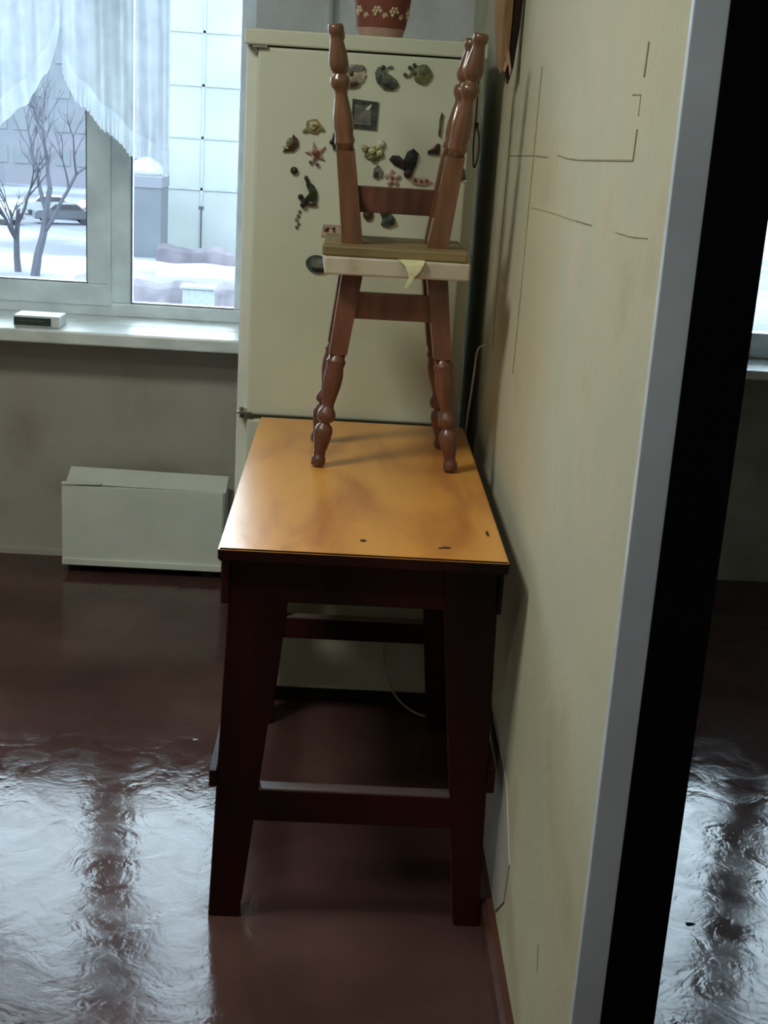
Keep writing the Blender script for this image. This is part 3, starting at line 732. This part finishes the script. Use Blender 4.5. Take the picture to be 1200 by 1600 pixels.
magnet('pig_magnet', 'pinkish magnet with red dots just above the stool stretcher', .156, 1.362,
       [('base', 'm_pink', E_(0, 0, .024, .009, 14, 0, .08, 5), .006, .002)] + dots('m_red', [(-.014, .002), (0, .001), (.013, .002)], .004, .010, 'dot'))
magnet('boot_magnet', 'dark maroon shoe shaped magnet left of the right stool leg', .183, 1.437,
       [('base', 'm_maroon', [(-.016, -.006), (-.004, .002), (.004, .012), (.012, .012), (.012, -.012), (-.010, -.012)], .006, .003), ('sole', 'm_black', [(-.016, -.012), (.012, -.013), (.012, -.009), (-.016, -.007)], .008, 0)])
magnet('feather_magnet', 'thin upright dark feather magnet touching the right stool leg', .193, 1.492,
       [('base', 'm_olive', [(-.004, -.024), (.000, -.010), (.005, .022), (.000, .028), (-.004, .010)], .005, .001), ('quill', 'm_brown', [(-.001, -.028), (.001, -.028), (.002, .022), (.000, .022)], .007, 0)])
magnet('bell_magnet', 'dark triangular bell magnet right of the right stool leg', .251, 1.385,
       [('base', 'm_dgrey', [(-.010, -.014), (.010, -.014), (.006, .006), (.001, .016), (-.004, .006)], .007, .003), ('clapper', 'm_white', E_(.008, -.017, .005, .003, 8), .008, .001)])
magnet('frog_magnet', 'dark grey-green frog magnet below the stretcher of the upturned stool', .082, 1.274,
       [('base', 'm_teal', [(-.018, .012), (-.010, .020), (.004, .016), (.018, .000), (.018, -.014), (.004, -.022), (-.014, -.018), (-.012, -.002)], .007, .004),
        ('head', 'm_dgrey', E_(-.008, .010, .010, .009, 10), .012, .003), ('back', 'm_dgrey', E_(.008, -.004, .010, .008, 10, -.5), .012, .002)])
magnet('ladybird_magnet', 'small dark brown round magnet beside the left leg of the upturned stool', .036, 1.279,
       [('base', 'm_brown', E_(0, 0, .012, .014, 12), .006, .003), ('head', 'm_maroon', E_(-.004, .010, .006, .004, 8), .010, .001)])
magnet('number_magnet', 'small pinkish plate magnet with dark marks just above the upturned seat', -.050, 1.236,
       [('base', 'm_pink', [(-.022, -.014), (.022, -.016), (.020, .014), (-.018, .014)], .003, 0),
        ('mark', 'm_brown', [(-.014, .001), (-.006, .008), (-.003, .006), (-.008, .000), (-.003, -.002), (-.014, -.003)], .005, 0),
        ('mark', 'm_brown', [(.002, .004), (.006, .009), (.010, .009), (.010, -.003), (.006, -.003), (.006, .004)], .005, 0)])
magnet('plate_magnet', 'oval green-black plate magnet left of the stool seats', -.078, 1.156,
       [('base', 'm_teal', E_(0, 0, .028, .021, 20, -.15), .006, .001), ('inner', 'm_slate', E_(.002, .003, .019, .012, 16, -.15), .008, .001),
        ('lower_rim', 'm_black', E_(.002, -.011, .016, .004, 12, -.1), .010, .001)])

# ------------------------------------------------------------------ outdoors: street seen from an upper floor, ground at z = -7
G = -7.0
bm = bmesh.new(); box(bm, -160, 90, 8, 260, G - .5, G)
o = link_mesh('street_ground', bm, MT['snow']); o['kind'] = 'structure'; o['label'] = 'snowy yard outside the window'
wb = empty('apartment_building', (4, 88, G), 'big bright white panel building seen through the right pane', 'building')
bm = bmesh.new(); box(bm, -11.3, 20, 82, 96, G, G + 26); part('facade', bm, MT['facade_white'], wb)
for z in range(1, 9):
    bm = bmesh.new(); box(bm, -11.3, 20, 81.94, 82.0, G + z * 3.0 + .6, G + z * 3.0 + .75); part('joint', bm, MT['facade_line'], wb)
for x in (-9.3, -3.3, 2.7, 8.7):
    bm = bmesh.new(); box(bm, x, x + .15, 81.94, 82.0, G, G + 26); part('joint', bm, MT['facade_line'], wb)
gb = empty('apartment_building', (-30, 140, G), 'hazy grey-rose building far behind the bare tree', 'building')
bm = bmesh.new(); box(bm, -75, -16.5, 135, 150, G, G + 26); part('facade', bm, MT['facade_grey'], gb)
bm = bmesh.new(); box(bm, -75.3, -16.2, 134.7, 150.3, G + 26, G + 26.6); part('roof', bm, MT['kiosk'], gb)
wm = None
for i in range(14):
    for j in range(7):
        if wm is None:
            bm = bmesh.new(); box(bm, -46, -44.6, 134.93, 135.0, G + 2, G + 3.6); wm = part('window', bm, MT['facade_window'], gb)
        else:
            c = wm.copy(); COL.objects.link(c); c.location = (i * 2.05, 0, j * 3.2)
kb = empty('kiosk', (-11.8, 78, G), 'grey kiosk with a white rounded roof at the corner of the white building', 'kiosk')
bm = bmesh.new(); box(bm, -13.0, -10.9, 76.5, 79.5, G, G + 3.9); part('wall', bm, MT['kiosk'], kb)
bm = bmesh.new(); box(bm, -13.05, -10.85, 76.45, 79.55, G + 3.9, G + 4.5); part('cornice', bm, MT['facade_grey'], kb)
bm = bmesh.new(); lathe(bm, [(0, 1.0), (.4, .95), (.75, .7), (1, .2)], (-11.95, 78, G + 4.5), (-11.95, 78, G + 5.5), 20); part('dome', bm, MT['snow_bright'], kb, smooth=True)
# bare trees
def tree(name, x, y, h, r, label, seed, lean=0.0, depth=4):
    rnd = random.Random(seed); bm = bmesh.new()
    def grow(p, d, L, rad, k):
        pts = [p]; q = p.copy(); dd = d.copy()
        for _ in range(4):
            dd = (dd + Vector((rnd.uniform(-.14, .14), rnd.uniform(-.14, .14), rnd.uniform(-.02, .1)))).normalized()
            q = q + dd * L / 4; pts.append(q.copy())
        tube(bm, pts, rad, n=6 if k > 1 else 4, taper=.55)
        if k <= 0: return
        for c in range(3 if k > 1 else 4):
            a = rnd.uniform(0, 2 * PI); s = rnd.uniform(.35, .75)
            nd = (dd + Vector((math.cos(a) * s, math.sin(a) * s, rnd.uniform(.0, .25)))).normalized()
            grow(pts[rnd.choice((2, 3, 4))], nd, L * rnd.uniform(.55, .8), rad * .5, k - 1)
    grow(Vector((x, y, G - .1)), Vector((lean, 0, 1)).normalized(), h * .42, r, depth)
    tag(link_mesh(name, bm, MT['bark']), label, 'tree')
tree('bare_tree', -15.5, 65.6, 10.5, .26, 'large bare tree in front of the left pane, its trunk nearest the middle', 5, .12)
tree('bare_tree', -16.6, 66.8, 8.0, .20, 'slim leaning bare tree left of the large trunk', 9, -.05)
tree('bare_shrub', -12.2, 65.0, 3.0, .10, 'low bare shrub at the right corner of the left pane', 12, .3, 3)
# cars
def car(x, y, rot, m, label, L=4.2):
    root = empty('car', (x, y, G), label, 'car', 'cars parked in the snowy yard')
    side = [(-2.1, .35), (-2.1, .85), (-1.9, .98), (-1.2, 1.02), (-.75, 1.42), (.75, 1.45), (1.35, 1.0), (2.0, .85), (2.1, .6), (2.1, .35)]
    bm = bmesh.new(); n = len(side)
    a = [bm.verts.new((px, -.8, pz)) for px, pz in side]; b = [bm.verts.new((px, .8, pz)) for px, pz in side]
    bm.faces.new(a); bm.faces.new(b[::-1])
    for i in range(n): bm.faces.new((a[i], a[(i + 1) % n], b[(i + 1) % n], b[i]))
    link_mesh('body', bm, m, root, bevel=.06)
    bm = bmesh.new()
    for y0 in (-.83, .80): 
        v = [(-1.05, 1.02), (-.68, 1.36), (.70, 1.38), (1.15, 1.02)]
        a = [bm.verts.new((px, y0, pz)) for px, pz in v]; b = [bm.verts.new((px, y0 + .03, pz)) for px, pz in v]
        bm.faces.new(a); bm.faces.new(b[::-1])
        for i in range(4): bm.faces.new((a[i], a[(i + 1) % 4], b[(i + 1) % 4], b[i]))
    link_mesh('side_windows', bm, MT['car_glass'], root)
    for wx in (-1.3, 1.3):
        for wy in (-.78, .62):
            bm = bmesh.new(); tube(bm, [(wx, wy, .32), (wx, wy + .16, .32)], .32, 16); link_mesh('wheel', bm, MT['tyre'], root)
    root.rotation_euler = (0, 0, rot); return root
car(-22.6, 101, .2, MT['car_white'], 'white car parked behind the bare tree')
car(-18.9, 99, .9, MT['car_red'], 'red car at the right edge of the left pane')
car(-20.2, 94.5, .35, MT['car_grey'], 'dark grey car parked in front of the red one')
car(-24.6, 92, -.3, MT['car_white'], 'white car at the far left edge of the window')
# snow bank and hedge below the white building
rnd = random.Random(3)
def bank(name, x0, x1, y, h, w, m, lab, cat, kind=None):
    bm = bmesh.new(); N = 60; rows = []
    for i in range(N + 1):
        x = x0 + (x1 - x0) * i / N; hh = h * (0.8 + .12 * math.sin(i * .7) + .08 * rnd.random()); yy = y + .2 * w * math.sin(i * .9 + 1)
        rows.append([bm.verts.new(p) for p in ((x, yy - w, G - .02), (x, yy - w * .5, G + hh * .75), (x, yy, G + hh), (x, yy + w * .5, G + hh * .7), (x, yy + w, G - .02))])
    for a, b in zip(rows, rows[1:]):
        for k in range(4): bm.faces.new((a[k], a[k + 1], b[k + 1], b[k]))
        bm.faces.new((a[4], a[0], b[0], b[4]))
    bm.faces.new(rows[0]); bm.faces.new(rows[-1][::-1])
    tag(link_mesh(name, bm, m), lab, cat, kind=kind)
bank('snow_bank', -19, 4, 72.5, .30, .45, MT['snow_bright'], 'long low snow bank across the yard', 'snow')
bank('hedge', -10.8, 6, 74.5, 1.1, .7, MT['hedge'], 'rose-brown leafless hedge at the foot of the white building', 'hedge')
bank('snow_bank', -10.0, 2, 69.0, .45, .6, MT['snow_bright'], 'ragged snow bank nearer than the hedge', 'snow')
bank('hedge', -12.5, 2, 60.5, .9, 2.0, MT['hedge'], 'low rose-brown brushwood strip nearest the window', 'hedge')
bm = bmesh.new(); box(bm, -7.1, -5.8, 56.6, 57.4, G, G + 1.0); box(bm, -7.2, -5.7, 56.5, 57.5, G + 1.0, G + 1.1)
tag(link_mesh('snowy_bin', bm, MT['facade_line']), 'pale square container standing before the brushwood', 'container')
bm = bmesh.new(); tube(bm, [(-9.0, 80, G), (-9.0, 80, G + 2.6)], .06, 6); box(bm, -9.15, -8.85, 79.9, 80.1, G + 2.6, G + 2.8)
tag(link_mesh('lamp_post', bm, MT['bark']), 'thin dark post in front of the white building', 'lamp post')

# two specks on the floor
bm = bmesh.new(); plate(bm, ellipse(0, 0, .010, .006, 9, .3, .2, 3), -.002, .0, dome=.001)
o = link_mesh('paint_chip', bm, MT['black']); o.rotation_euler = (PI / 2, 0, .4); o.location = (.745, 2.25, .0005)
tag(o, 'small black chip on the floor of the neighbouring room, right of the black strip', 'chip')
bm = bmesh.new(); plate(bm, ellipse(0, 0, .007, .004, 9, .2, .2, 3), -.002, .0, dome=.001)
o = link_mesh('crumb', bm, MT['pack_white']); o.rotation_euler = (PI / 2, 0, .2); o.location = (-.321, 2.95, .0005)
tag(o, 'tiny white crumb on the brown floor left of the table', 'crumb')
